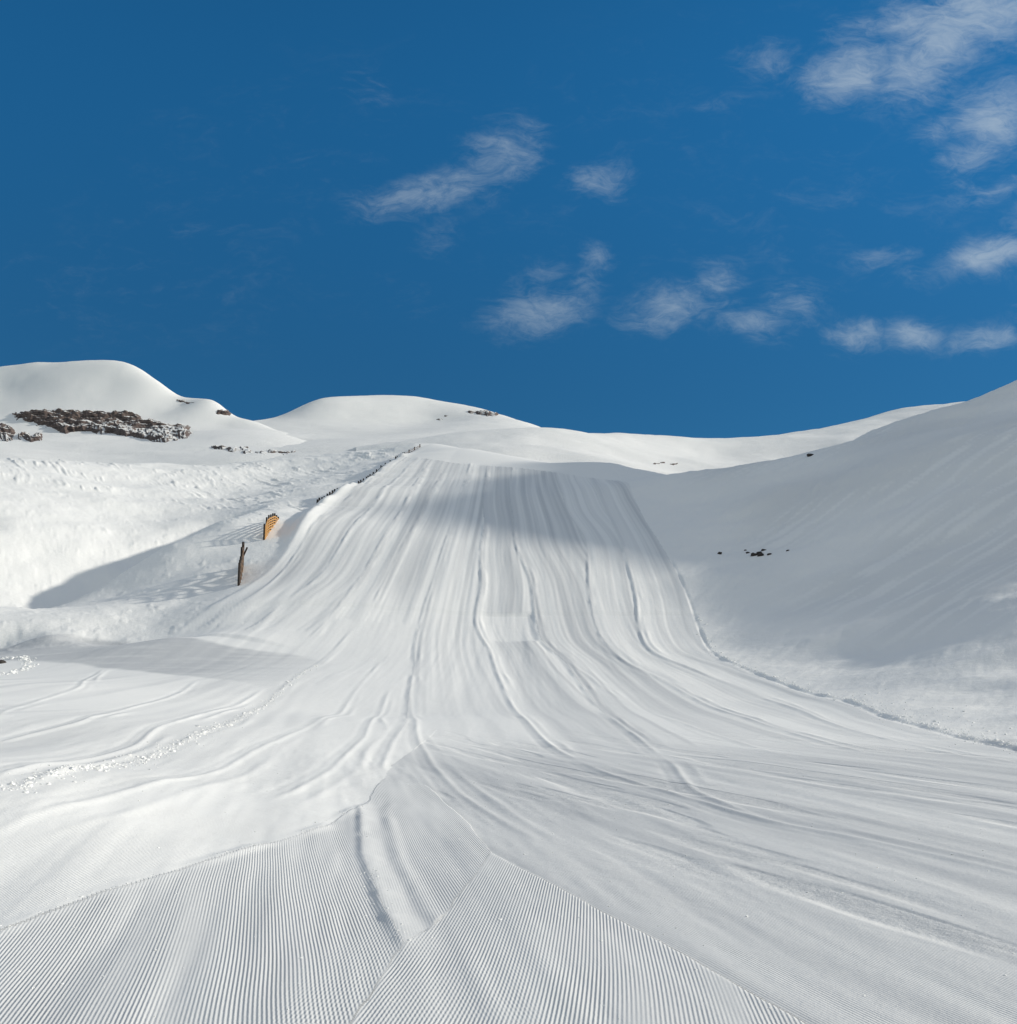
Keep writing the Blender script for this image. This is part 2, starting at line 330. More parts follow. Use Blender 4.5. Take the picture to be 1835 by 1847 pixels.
def detail(x, y, z):
    """everything the machines and the wind did to the surface, plus painted shade: returns height offset, groove phase, groove strength, roughness"""
    dz = np.zeros_like(x)
    ER, EL = tx('ER', y), np.where(y > TW['EL'][0, 1], tx('EL', y), -60.)
    inside = sstep(ER-x, -.15, .15)*np.where(y > 86, sstep(x-EL, -.4, .4), 1)
    lateral = inside; yc = np.interp(x, [-38, -12, 24], [278, 236, 198]); inside = inside*(1-sstep(y+3*fbm(x*.2, y*.1, 2, 199), yc-5, yc+5))
    track = sstep(y, 60, 75)*(1-sstep(y, 88, 96))*sstep(-x, 12, 16)
    near = y < 30
    wild = (1-np.maximum(inside, .9*lateral))*(1-track)
    # wild snow
    wfd = np.where(x > 0, sstep(x-ER, 0, 7), np.where(y > 86, sstep(EL-x, 0, 6), 1)); dz += wild*(wfd*fbm(x*.09, y*.08, 3, 3)*.7 + (.3+.7*wfd)*fbm(x*.5+y*.2, y*.35, 4, 11)*.06)
    al, ac_ = x*.5-y*.86, x*.86+y*.5                     # wind and slough marks running down the left slope
    pat = sstep(fbm(x*.06+3, y*.05, 3, 26), -.08, .10)*sstep(y, 138, 160)*sstep(-x, 24, 34)
    lum = fbm(al*.16+2*vnoise(x*.05, y*.05, 25), ac_*1.5, 3, 21); dz += wild*pat*(.45+.9*fbm(x*.11, y*.11, 2, 28))*np.maximum(lum-.12, 0)
    lum = fbm(x*.8, y*.8, 3, 27); dz += wild*.3*np.maximum(lum-.30, 0)*sstep(-x, 10, 25)
    sast = fbm((x*.5+y*.86)*.25, (x*.86-y*.5)*1.3, 4, 31); dz += wild*sast*np.where(x > 0, .03+.09*sstep(y, 85, 130), .06)*(1-.7*((x < -26)&(x > -46)&(y > 108)&(y < 160)))
    xr_ = np.interp(y, [118, 127, 138, 150, 168, 190], [-53, -49, -45.2, -41.5, -38.5, -36.5]); s = x-xr_      # spur above the gully
    dz += sstep(y, 124, 142)*(1-sstep(y, 166, 188))*(2.5*np.where(s < 0, np.exp(-(s/3.6)**2), np.exp(-(s/11)**2))-2.0*np.exp(-((s+7.5)/5.2)**2))
    dz -= 1.3*np.exp(-((x-31)/7)**2-((y-133)/11)**2)*(x > 10)                                  # hollow with the stones
    s = y-np.interp(x, [-60, -44, -31, -20, -10], [99, 99, 97, 90, 84])                         # cut bank above the traverse
    dz += .18*sstep(s, -.3, .5)*(1-sstep(s, 1, 9))*sstep(-x, 16, 22)
    dz += wild*np.where(x > 0, sstep(x-ER, 0, .38)*.075*np.clip(.9+1.6*fbm(y*.35, y*0, 3, 195), .15, 1.8), 0)
    # lanes
    lanes = ['EL', 'U1', 'U2', 'U3', 'U4', 'L3', 'L4', 'L5', 'L6', 'L7', 'ER']
    far = sstep(y, 24, 40)
    for i in range(len(lanes)-1):
        y0 = max(TW[lanes[i]][0, 1], TW[lanes[i+1]][0, 1])
        a, b = tx(lanes[i], y), tx(lanes[i+1], y); wd = np.maximum(b-a, .8); u = (x-a)/wd
        m = (u >= 0)&(u < 1)&(y > y0)
        dz += np.where(m, inside*far*(.22+.78*sstep(y, 40, 95))*(.018*np.cos(2*np.pi*u)+.05*tl[i]*np.sin(2*np.pi*u)+.02*fbm(u*9+i*31, y*.03, 3, 50+i)+sstep(y, 45, 90)*(.024*vnoise((x-a)*2.6+i*13, y*.01, 163)+.010*vnoise((x-a)*6+i*13, y*.02, 164))), 0)
    dz += inside*far*(.3+.7*sstep(y, 40, 95))*(.035*fbm(x*1.1, y*.035, 4, 61)+.04*fbm(x*.3, y*.06, 3, 62))
    ridge = {'L3': .14, 'L4': .20, 'L5': .20, 'L6': .16, 'L7': .18, 'X1': .08, 'X2': .10, 'CR': .12, 'G1': .24, 'G2': .24, 'G3': .2, 'G4': .14, 'G5': .15, 'G6': .14, 'U1': .16, 'U2': .16, 'U3': .14, 'U4': .12}
    for k_, h in ridge.items():
        T = TW[k_]; m = (y > T[0, 1]-1)&(y < T[-1, 1]+1)
        xi = tx(k_, y); e = sstep(y, T[0, 1]-1, T[0, 1]+2)*(1-sstep(y, T[-1, 1]-6, T[-1, 1]))
        s = np.where(m, x-xi-.025*fbm(y*.15, y*0+h*100, 3, 70), 99)
        wd = .06+.0011*y
        sd_k = sum(map(ord, k_)); hh = h*(.13+.30*sstep(y, 50, 150))*(np.clip(.75+1.6*fbm(y*.22, y*0+sd_k*7.7, 3, 71), .1, 1.8) if k_[0] != 'G' else 1+.8*fbm(y*.3, y*0+sd_k*7.7, 3, 71))*e*inside
        sec = np.clip(.5+1.8*fbm(y*.12, y*0+sd_k*3.1, 2, 72), 0, 1.2)
        dz += hh*(np.exp(-(s/wd)**2) + sec*np.exp(-((s-.42-.3*fbm(y*.1, y*0+sd_k, 2, 73))/(wd*1.2))**2) - .3*np.exp(-((s+.3)/(wd*.9))**2))
    # berm along the left border higher up, small cut bank along the right border
    m = y > 110
    s = x-EL
    dz += np.where(m, sstep(y, 112, 160)*(.55*np.exp(-((s-.2)/1.5)**2)+.085*np.clip(13-s, 0, 13.5)*sstep(s, -1.5, .5))*(1-sstep(y, 255, 285))*(.8+.5*fbm(y*.2, y*0, 3, 81)), 0)
    # lane section graded towards the sun, and the roll across the run
    l4, l5 = tx('L4', y), tx('L5', y); u = (x-l4)/np.maximum(l5-l4, 1)
    yb0, yb1 = at(920, 1157)[1], at(920, 1108)[1]
    dz += np.where((u > 0)&(u < 1), -.03*(x-l4)*sstep(u, .04, .12)*(1-sstep(u, .86, .98)), 0)*sstep(y, yb0-.2, yb0+.2)*(1-sstep(y, yb1-.2, yb1+.2))
    dz += .12*inside*sstep(y, yb1-.3, yb1+.3)*(1-sstep(y, yb1+3, yb1+10))
    # foreground passes, with ragged borders
    wob = .04*fbm(y*.8, x*0+3, 2, 180)+.012*fbm(y*6, x*0, 2, 181)
    bL = lambda q: bL0(q)+wob
    b2 = lambda q: b20(q)-wob
    b25 = lambda q: b250(q)+.8*wob
    b35 = lambda q: b350(q)-.5*wob
    reg = np.full(x.shape, 5)
    reg = np.where(x < b25(y), 2, reg); reg = np.where((y >= 12.1)&(x < b35(y)), 3, np.where((y >= 12.1), 5, reg))
    reg = np.where((y < 12.1)&(x < b2(y)), 3, reg)
    reg = np.where((x < wr(y))&(y < 17)&(reg == 3), 1, reg); reg = np.where((y < 7.6)&(reg == 3), 1, reg)
    reg = np.where(x < bL(y), 4, reg); reg = np.where(y > 24, np.where(x < -2.5, 4, 5), reg)
    g = np.zeros_like(x); cord = np.zeros_like(x)
    for k_, hd in HEAD.items():
        th = math.radians(hd); uu = x*math.cos(th)-y*math.sin(th)+.05*fbm(x*.25, y*.25, 2, 90+k_)+.012*fbm(x*.9, y*.6, 2, 97)
        m = reg == k_
        g = np.where(m, uu/PITCH_G, g); cord = np.where(m, CORD[k_]*(.75+.8*fbm(uu*1.6, y*.25, 3, 95+k_)+.6*fbm(uu*6, y*.15, 2, 93+k_)), cord)
    nearf = 1-sstep(y, 22, 34)
    dz += nearf*(.03*fbm((x+.17*y)*1.1, y*.14, 3, 100)+.010*fbm((x+.15*y)*4.5, y*.35, 2, 110))
    cord *= (1-sstep(y, 26, 48))*inside
    g2_ = (x*math.cos(math.radians(6))-y*math.sin(math.radians(6))+.04*fbm(x*.3, y*.3, 2, 99))/PITCH_G
    ov = np.where(reg == 1, sstep(x-(b2(y)-.75-.35*fbm(y*.9, x*1.4, 3, 140)), 0, .5)*(y < 9.4), 0)
    ov = np.maximum(ov, np.where(reg == 2, .8*sstep(fbm(x*.7, y*.45, 3, 141)+.25*np.exp(-((x-.85)/.35)**2), .18, .34), 0))
    g2_ = np.where(reg == 2, (x*math.cos(math.radians(-14))-y*math.sin(math.radians(-14)))/PITCH_G, g2_)
    cord2 = np.where(reg == 2, .28, .45)*ov*(1-sstep(y, 10, 14)); cord = cord*(1-.45*ov)
    db = np.where(y < 12.2, np.abs(x-b2(y)), np.minimum(np.abs(x-b35(y))*.3, np.where(y > 16, np.abs(x-bL(y))*.4, 9.)))
    cord *= 1-.6*np.exp(-(db/.025)**2); cord2 *= 1-.9*np.exp(-(db/.028)**2)
    cord *= np.where(reg == 3, 1-sstep(y, 17, 24), 1)
    nearm = y < 20
    s = x-wr(y); hw = sstep(y, 7.0, 8.4)*(1-sstep(y, 15.5, 18))*(.8+.7*fbm(y*1.5, x*2, 3, 121))
    dz += np.where(nearm, hw*(.034*np.where(s < 0, np.exp(-(s/.06)**2), np.exp(-(s/.13)**2))+(reg == 3)*(.012*np.exp(-((s-.36)/.08)**2)-.008*np.exp(-((s-.24)/.07)**2))), 0)
    cord *= np.where(nearm, 1-.9*hw*np.exp(-((s-.06)/.17)**2), 1)
    s = x-bL(y); e = (1-sstep(y, 15.5, 17))
    dz += np.where(nearm, e*(.025*np.exp(-((s+.02)/.09)**2)+.012*sstep(-s, 0, .3))*(.7+1.2*fbm(y*1.2, x*0, 3, 142)), 0); cord *= np.where(nearm, 1-.8*e*np.exp(-((s+.04)/.12)**2), 1)
    s = x-b25(y); e = (1-sstep(y, 11.6, 12.3)); dz += np.where(nearm, e*(.010*sstep(-s, -.02, .04)), 0)
    rough = np.clip(.35+.6*wild+.25*fbm(x*.3, y*.3, 3, 130), .15, 1.2)
    rough = rough+np.where(reg == 5, (1-sstep(y, 25, 45))*.6*sstep(fbm((x+.28*y)*1.3, y*.16, 3, 182), .08, .30), 0)
    rough = np.where(nearm&(reg <= 3), .12, rough)
    ST = STRIP  # traverse strip: shade painted in as greyer snow
    shade_tone = np.where(x > 0, wild*np.clip(.22-1.3*np.maximum(fbm((x*.85+y*.5)*.11, (y*.85-x*.5)*1.1, 3, 156)-.08, 0)*sstep(fbm(x*.04, y*.04, 2, 157), -.1, .15)+.35*fbm(x*.05, y*.05, 2, 155), 0, .6)*sstep(x-ER, 4, 16)*(1-np.exp(-(((x-SC[0])/5.5)**2+((y-SC[1])/8)**2)**2)), 0)+sstep(np.where((y > 50)&(y < 115), in_poly(x, y, ST)+.8*fbm(x*.25, y*.4, 3, 151), -9.), -.5, .6)*(1.0+.5*fbm(x*.25, y*1.3, 3, 150))*(1-sstep(x, -24, -9))  # crust streaks, hollow painted lighter, traverse painted darker
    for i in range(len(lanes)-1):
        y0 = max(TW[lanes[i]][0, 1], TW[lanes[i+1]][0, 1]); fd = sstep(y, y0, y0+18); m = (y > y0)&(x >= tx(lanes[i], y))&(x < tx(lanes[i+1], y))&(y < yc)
        shade_tone = np.where(m, np.clip(.34+.22*tl[i+15]+.5*fbm((x-tx(lanes[i], y))*1.0+i*7, y*.012, 3, 160)+.75*vnoise((x-tx(lanes[i], y))*1.7+i*13, y*.007, 161)+.5*vnoise((x-tx(lanes[i], y))*4.5+i*13, y*.012, 162)+(.25 if lanes[i] == 'L4' else -.45 if lanes[i] == 'EL' else -.2 if lanes[i] == 'U1' else 0), 0, .9)*sstep(y, 16, 26)*fd, shade_tone)  # pass tones; left border lanes painted paler, as if sunlit
    shade_tone = np.maximum(shade_tone, np.where((reg == 5), (1-sstep(y, 24, 40))*np.clip(.74+.6*fbm((x+.28*y)*.9, y*.05, 3, 170)+.5*vnoise((x+.28*y)*3.2, y*.03, 172), 0, 1), 0))
    shade_tone = np.maximum(shade_tone, np.where((reg <= 3)&(y < 30), .55+.3*fbm(x*1.2, y*.3, 3, 171), 0))
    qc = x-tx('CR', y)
    shade_tone = np.maximum(shade_tone, np.where((reg == 4)&(y < 80), (1-sstep(y, 30, 62)*sstep(qc, -2, 3))*np.clip(.08+.75*vnoise(qc*.75+3, y*.012, 190)+.55*vnoise(qc*2.3, y*.02, 191)+.4*fbm(qc*.5, y*.1, 2, 192), 0, .75)*sstep(y, 9, 15)*(1-sstep(y, 60, 75)), 0))
    shade_tone = shade_tone*(1-.9*sstep(u+.02*fbm(y*1.5, x*.5, 2, 174), .02, .07)*(1-sstep(u+.02*fbm(y*1.5, x*.5, 2, 175), .90, .96))*sstep(y+.5*fbm(x*.9, y*0, 2, 176), yb0-.2, yb0+.5)*(1-sstep(y+.5*fbm(x*.9, y*0, 2, 177), yb1-.5, yb1+.4)))  # sunlit look of the graded lane section painted in as paler snow
    return dz, g, cord, rough, g2_, cord2, shade_tone

# ------------------------------------------------------------------ the snow slope in front, dense
QUICK = 1.0
NA, NR = int(1450*QUICK), int(980*QUICK)
az = np.radians(np.concatenate([np.linspace(-56, -30, NA//9)[:-1], np.linspace(-30, 30, NA-NA//6), np.linspace(30, 56, NA//9)[1:]])); NA = len(az); rr = np.exp(np.linspace(math.log(2.6), math.log(440), NR))
A_, R_ = np.meshgrid(az, rr); X, Y = R_*np.sin(A_), R_*np.cos(A_)
Z = base(X, Y); dz, g, cord, rough, gb, cb, shade_t = detail(X, Y, Z); Z = Z+dz
tag(mesh_obj('snow_slope', np.stack([X, Y, Z], -1).reshape(-1, 3), grid_faces(NR, NA)[:, ::-1], M_PISTE, attrs={'groove': g, 'cord': cord, 'rough': rough, 'groove_over': gb, 'cord_over': cb, 'shade_tone': shade_t}), kind='structure')
# everything beside and behind the viewer
az2 = np.radians(np.linspace(56, 304, 160)); r2 = np.concatenate([[.05, .6, 1.4], rr])
A2, R2 = np.meshgrid(az2, r2); A2w = np.where(A2 > np.pi, A2-2*np.pi, A2)
X2, Y2 = R2*np.sin(A2w), R2*np.cos(A2w); Z2 = base(X2, Y2)+detail(X2, Y2, None)[0]
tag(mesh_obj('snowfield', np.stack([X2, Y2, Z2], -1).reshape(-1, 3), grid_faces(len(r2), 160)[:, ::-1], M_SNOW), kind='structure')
r3 = np.array([.05, .6, 1.4, rr[0]]); A3, R3 = np.meshgrid(az, r3); X3, Y3 = R3*np.sin(A3), R3*np.cos(A3)
tag(mesh_obj('snow_apron', np.stack([X3, Y3, base(X3, Y3)+detail(X3, Y3, None)[0]], -1).reshape(-1, 3), grid_faces(4, NA)[:, ::-1], M_SNOW), kind='structure')

# ------------------------------------------------------------------ far snow: ridge and two summits
def mountain(name, controls, a0, a1, r0, r1, na, nr, det, mat):
    f = Field([pt(*c) for c in controls], 0, 1e-5)
    A, R = np.meshgrid(np.radians(np.linspace(a0, a1, na)), np.linspace(r0, r1, nr))
    x, y = R*np.sin(A), R*np.cos(A); z = f(x, y); z = z+det(x, y)
    tag(mesh_obj(name, np.stack([x, y, z], -1).reshape(-1, 3), grid_faces(nr, na)[:, ::-1], mat), kind='structure')
    return f, det
ridge_sky = [(700, 800, 520), (800, 785, 500), (900, 772, 485), (975, 774, 485), (1030, 777, 505), (1110, 784, 540), (1180, 787, 570), (1215, 791, 590), (1280, 793, 620), (1340, 797, 655), (1400, 796, 690), (1440, 789, 705), (1500, 776, 700), (1560, 758, 690), (1620, 741, 690), (1700, 735, 700), (1835, 720, 720)]
rc = ridge_sky + [(700, 830, 420), (800, 815, 410), (900, 812, 405), (1000, 835, 390), (1000, 805, 430), (1100, 830, 410), (1200, 850, 430), (1200, 815, 500), (1300, 850, 450), (1300, 820, 530), (1400, 840, 480), (1480, 822, 510), (1560, 800, 520), (1700, 800, 520), (1000, 900, 330), (1300, 920, 350), (700, 900, 330), (1600, 900, 370)]
rc += [(px, py+16, d*1.08) for px, py, d in ridge_sky] + [(px, py+90, d*1.35) for px, py, d in ridge_sky]
RF, RDET = mountain('far_ridge', rc, -8, 27, 330, 980, 420, 220, lambda x, y: fbm(x*.02, y*.02, 3, 201)*2.2+fbm(x*.06, y*.12, 4, 202)*.5, M_FAR)
mid_sky = [(380, 780, 780), (455, 757, 770), (490, 754, 775), (520, 745, 782), (550, 730, 790), (580, 719, 798), (640, 717, 815), (740, 716, 838), (790, 724, 838), (850, 733, 828), (890, 743, 815), (930, 757, 790), (975, 774, 750), (1050, 800, 700)]
mc = mid_sky + [(380, 830, 500), (500, 800, 620), (500, 830, 480), (640, 790, 620), (640, 820, 480), (640, 752, 768), (780, 790, 590), (780, 757, 780), (900, 790, 560), (900, 830, 450), (1050, 850, 480), (380, 900, 400), (700, 900, 400), (1050, 920, 400)]
mc += [(px, py+14, d*1.06) for px, py, d in mid_sky] + [(px, py+120, d*1.4) for px, py, d in mid_sky]
MF, MDET = mountain('round_summit', mc, -18, 5, 400, 1080, 330, 190, lambda x, y: fbm(x*.012, y*.012, 2, 211)*3+fbm(x*.05, y*.09, 4, 212)*.55, M_FAR)
left_sky = [(-350, 690, 815), (-150, 675, 808), (0, 664, 800), (60, 657, 798), (130, 655, 796), (200, 653, 794), (240, 660, 789), (260, 671, 784), (282, 684, 778), (300, 697, 773), (330, 715, 766), (352, 719, 760), (380, 722, 754), (393, 728, 750), (405, 739, 745), (420, 750, 740), (455, 760, 730), (550, 790, 690), (650, 820, 640)]
lc = left_sky + [(-350, 760, 560), (-350, 830, 480), (0, 700, 771), (0, 730, 748), (0, 790, 650), (0, 830, 500), (150, 738, 731), (150, 785, 640), (150, 832, 520), (300, 745, 730), (300, 790, 620), (300, 835, 500), (430, 785, 610), (430, 830, 480), (550, 812, 560), (650, 850, 480), (0, 900, 420), (300, 900, 420), (650, 920, 420), (200, 690, 765), (320, 730, 748), (400, 765, 715)]
lc += [(px, py+5, d*1.025) for px, py, d in left_sky]+[(px, py+16, d*1.06) for px, py, d in left_sky] + [(px, py+140, d*1.4) for px, py, d in left_sky]
LF, LDET = mountain('table_mountain', lc, -38, -8, 420, 1200, 420, 200, lambda x, y: fbm(x*.012, y*.012, 2, 221)*3+fbm(x*.045, y*.08, 4, 222)*.55, M_FAR)

def ground(x, y):
    x = np.atleast_1d(np.asarray(x, float)); y = np.atleast_1d(np.asarray(y, float))
    return base(x, y)+detail(x, y, None)[0]

# ------------------------------------------------------------------ bare rock
def rock_mat():
    global N, LK
    m, t, b = new_mat('dark_rock'); N, LK = t.nodes, t.links.new
    tcn = nd('ShaderNodeTexCoord'); P = tcn.outputs['Object']
    mp_ = N.new('ShaderNodeMapping'); LK(P, mp_.inputs[0]); mp_.inputs['Scale'].default_value = (.25, .25, 1.6)
    n1 = noise(mp_.outputs[0], .8, 6, .65, .4); n2 = noise(P, .35, 5, .6)
    cr = nd('ShaderNodeValToRGB'); LK(mth('ADD', mth('MULTIPLY', n1, .65), mth('MULTIPLY', n2, .35)), cr.inputs[0])
    e = cr.color_ramp.elements; e[0].position = .36; e[0].color = (.028, .021, .021, 1); e[1].position = .66; e[1].color = (.25, .18, .145, 1)
    k = cr.color_ramp.elements.new(.5); k.color = (.10, .073, .066, 1)
    ge = nd('ShaderNodeNewGeometry'); sx = nd('ShaderNodeSeparateXYZ'); LK(ge.outputs['Normal'], sx.inputs[0])
    sn = smooth(mth('ADD', sx.outputs[2], mth('MULTIPLY', mth('SUBTRACT', n1, .5), .5)), .86, .95)
    mx = nd('ShaderNodeMix', data_type='RGBA'); LK(sn, mx.inputs[0]); LK(cr.outputs[0], mx.inputs[6]); mx.inputs[7].default_value = (.90, .90, .89, 1)
    LK(mx.outputs[2], b.inputs['Base Color']); b.inputs['Roughness'].default_value = .85
    bp = nd('ShaderNodeBump'); bp.inputs['Distance'].default_value = .8; LK(n1, bp.inputs['Height']); LK(bp.outputs[0], b.inputs['Normal'])
    return m
M_ROCK = rock_mat()
def outcrop(name, label, polys, zf, lo, hi, thick, nu=160, nv=70, bite=1.0, seed=0, cat='rock outcrop', group=None, mpp=.36):
    """rock standing out of the snow inside outlines on a slope; laid out over (azimuth, distance) of the slope"""
    def hit(px, py):
        a, b, c = ray(px, py); d = np.linspace(lo, hi, 1500); f = zf(a/b*d, d)-c/b*d
        i = int(np.argmax(f > 0)) if (f > 0).any() else int(np.argmax(f-0)); return a/b*d[i], d[i]
    allp = np.array([p for pl in polys for p in pl], float)
    u0, u1 = allp[:, 0].min()-6, allp[:, 0].max()+6; v0, v1 = allp[:, 1].min()-6, allp[:, 1].max()+6
    us = np.linspace(u0, u1, nu)
    # lines up the slope: distances at which each bearing passes the outline's height range
    U, V = np.meshgrid(us, np.linspace(v1, v0, nv))
    XX = np.empty(U.shape); YY = np.empty(U.shape)
    for j in range(0, nu):
        d = np.linspace(lo, hi, 700); a, b, c = ray(us[j], (v0+v1)/2); f = zf(a/b*d, d)/d
        f = np.maximum.accumulate(f); pyl = np.array([ray(us[j], q)[2]/ray(us[j], q)[1] for q in U[:, 0]*0+V[:, j]])
        dd = np.interp(pyl, f+np.arange(700)*1e-9, d); XX[:, j] = a/b*dd; YY[:, j] = dd
    ZZ = zf(XX, YY)
    sd_ = np.max([in_poly(U, V, p) for p in polys], 0)
    rag = fbm(U*.05, V*.16, 4, 300+seed)*10+fbm(U*.2, V*.3, 2, 310+seed)*4
    snowy = fbm(U*.03+.0*V, V*.16+U*.012, 4, 320+seed)*bite
    m = np.clip((sd_+rag*.5)/5, -1, 1)-np.maximum(snowy*4-.9, 0)
    k = thick*(.6*m+.5*fbm(U*.10, V*.22, 3, 330+seed)*np.clip(m+.4, 0, 1)+.5*fbm(U*.015, V*.28, 2, 340+seed)*np.clip(m, 0, 1))
    XX = XX+0*k; YY = YY-.85*k; ZZ = ZZ+.45*k
    F = grid_faces(nv, nu); keep = (k.ravel()[F] > -.30*thick).any(1)
    F = F[keep]; used = np.unique(F); rm = np.full(nu*nv, -1); rm[used] = np.arange(len(used))
    o = mesh_obj(name, np.stack([XX, YY, ZZ], -1).reshape(-1, 3)[used], rm[F][:, ::-1], M_ROCK)
    return tag(o, label, cat, group)
zl = lambda x, y: LF(x, y)+LDET(x, y)
zm = lambda x, y: MF(x, y)+MDET(x, y)
zr = lambda x, y: RF(x, y)+RDET(x, y)
outcrop('rock_cliff', 'long dark brown cliff band streaked with snow below the flat topped mountain',
        [[(22,746),(60,742),(110,739),(170,743),(228,744),(262,756),(305,764),(338,768),(348,780),(338,791),(300,797),(255,791),(215,786),(160,778),(120,782),(95,774),(60,762),(30,757)]], zl, 440, 930, 5.0, 330, 90, .45, 1, 'cliff')
outcrop('rock_outcrop', 'dark rocks in the snow at the left photo edge, below the cliff band',
        [[(-30,770),(0,767),(22,768),(26,780),(20,794),(-30,797)], [(32,787),(46,780),(60,785),(75,780),(74,792),(58,797),(46,793),(36,794)]], zl, 440, 930, 6, 130, 60, .1, 2)
outcrop('rock_ledge', 'thin broken ledge of dark rock in the snow right of the big cliff band',
        [[(383,806),(400,805),(425,808),(440,806),(456,814),(430,814),(395,810)], [(428,815),(450,811),(478,814),(505,812),(520,817),(490,819),(455,818)], [(498,817),(520,813),(545,814),(582,811),(584,817),(555,818),(520,820)]], zl, 440, 930, 2.4, 260, 50, .8, 3)
outcrop('rock_outcrop', 'small dark rock on the right shoulder of the flat topped mountain, just above the saddle',
        [[(386,744),(398,738),(412,741),(419,747),(414,751),(398,749)]], zl, 560, 860, 4, 60, 40, 0, 4)
outcrop('rock_outcrop', 'faint row of rocks in the snow under the skyline of the flat topped mountain',
        [[(318,722),(335,721),(350,726),(340,729),(324,727)]], zl, 560, 860, 2, 60, 30, .5, 5)
outcrop('rock_outcrop', 'patch of dark rocks near the right top of the round summit',
        [[(847,742),(862,739),(880,739),(897,746),(900,751),(880,752),(860,748)]], zm, 520, 820, 3.0, 90, 40, .5, 6)
outcrop('rock_outcrop', 'tiny dark rocks on the open face of the round summit',
        [[(785,756),(794,754),(802,757),(794,759)], [(804,752),(812,752),(811,755)]], zm, 520, 820, 1.1, 60, 30, .5, 7)
outcrop('rock_outcrop', 'brown stones at the sunny foot of the far ridge, above the shaded hollow',
        [[(1180,836),(1195,832),(1212,836),(1224,834),(1222,839),(1200,840)]], zr, 380, 760, 1.8, 90, 36, .4, 8)

# ------------------------------------------------------------------ loose rocks
def lump(rad, seed, sub=2, flat=.7):
    bm = bmesh.new(); bmesh.ops.create_icosphere(bm, subdivisions=sub, radius=1)
    V = np.array([v.co for v in bm.verts]); F = np.array([[v.index for v in f.verts] for f in bm.faces]); bm.free()
    q = np.random.default_rng(seed); o = q.uniform(0, 50, 3)
    dsp = 1+.7*fbm(V[:, 0]*1.2+o[0], V[:, 1]*1.2+V[:, 2]*.9+o[1], 3, seed)+.35*fbm(V[:, 2]*2+o[2], V[:, 0]*2-V[:, 1], 2, seed+5)
    V = V*dsp[:, None]*np.array([q.uniform(.8, 1.3), q.uniform(.8, 1.3), flat]); return V*rad, F
M_ROCK2 = M_ROCK
def rock(px, py, rad, label, seed, group=None, d=None, lift=.08):
    x, y, z = at(px, py) if d is None else pt(px, py, d)
    z = float(ground(x, y)[0]) if d is None else z
    V, F = lump(rad, seed); o = mesh_obj('rock', V, F, M_STONE, smooth_=False); o.location = (x, y, z+lift*rad); return tag(o, label, 'rock', group)
m, t_, b_ = new_mat('black_stone'); N, LK = t_.nodes, t_.links.new
cr = nd('ShaderNodeValToRGB'); LK(noise(nd('ShaderNodeTexCoord').outputs['Object'], 3, 5, .6), cr.inputs[0])
cr.color_ramp.elements[0].color = (.008, .007, .007, 1); cr.color_ramp.elements[1].color = (.06, .048, .042, 1); LK(cr.outputs[0], b_.inputs['Base Color']); b_.inputs['Roughness'].default_value = .85
M_STONE = m
GR = 'dark stones in the hollow of the right hillside'
for i, (px, py, rad, lb) in enumerate([
    (1298, 995, .30, 'lone black stone left of the stone cluster in the shaded hollow'),
    (1349, 990, .22, 'small black stone at the left end of the cluster in the shaded hollow'),
    (1362, 997, .42, 'largest black stone of the cluster in the shaded hollow'),
    (1372, 999, .34, 'black stone touching the right side of the largest stone in the shaded hollow'),
    (1371, 992, .26, 'black stone just above the two largest stones in the shaded hollow'),
    (1378, 983, .24, 'topmost dark stone of the cluster in the shaded hollow'),
    (1388, 996, .26, 'dark stone at the right end of the cluster in the shaded hollow'),
    (1421, 988, .20, 'lone small stone right of the stone cluster in the shaded hollow'),
    (1345, 981, .16, 'tiny stone above the left end of the cluster in the shaded hollow')]):
    rock(px, py, rad, lb, 40+i, GR)
rock(1463, 825, .42, 'black rock where the sunny far ridge meets the shaded hillside', 60)
rock(1756, 707, .55, 'small dark rock on the skyline of the right hillside', 61)
rock(2, 1197, .30, 'dark rock in the broken snow at the left photo edge beside the traverse track', 62)

# ------------------------------------------------------------------ loose snow
def crumbs(name, pts, sizes):
    Vs, Fs, n = [], [], 0; protos = [lump(1, 80+i, 1, .8) for i in range(8)]
    zg = ground(pts[:, 0], pts[:, 1])
    for i, ((x, y), r) in enumerate(zip(pts, sizes)):
        V, F = protos[i % 8]; a = rng.uniform(0, 6.28); c, s_ = math.cos(a), math.sin(a)
        Vs.append(np.stack([x+r*(V[:, 0]*c-V[:, 1]*s_), y+r*(V[:, 0]*s_+V[:, 1]*c), zg[i]+r*(V[:, 2]*.8+.15)], 1)); Fs.append(F+n); n += len(V)
    return tag(mesh_obj(name, np.concatenate(Vs), np.concatenate(Fs), M_CRUMB, smooth_=False), kind='stuff')
def along(name, y0, y1, n, spread, off=0):
    yy = np.exp(rng.uniform(math.log(y0), math.log(y1), n)); return np.stack([tx(name, yy)+off+rng.normal(0, spread, n)*rng.uniform(.3, 1.5, n), yy], 1)
pa = along('CR', 12, 80, 2400, .15); 
o = crumbs('snow_crumbs', pa, np.minimum(.06, rng.lognormal(math.log(.010), .65, len(pa)))*(.7+pa[:, 1]*.012)); o['label'] = 'line of loose snow crumbs left along the groomed strip'
pb = np.concatenate([along('ER', 27, 105, 1500, .22, .35), along('ER', 27, 60, 300, .9, 1.2)])
o = crumbs('snow_crumbs', pb, np.minimum(.07, rng.lognormal(math.log(.016), .55, len(pb)))*(.6+pb[:, 1]*.012)); o['label'] = 'loose snow crumbs along the right border of the run'
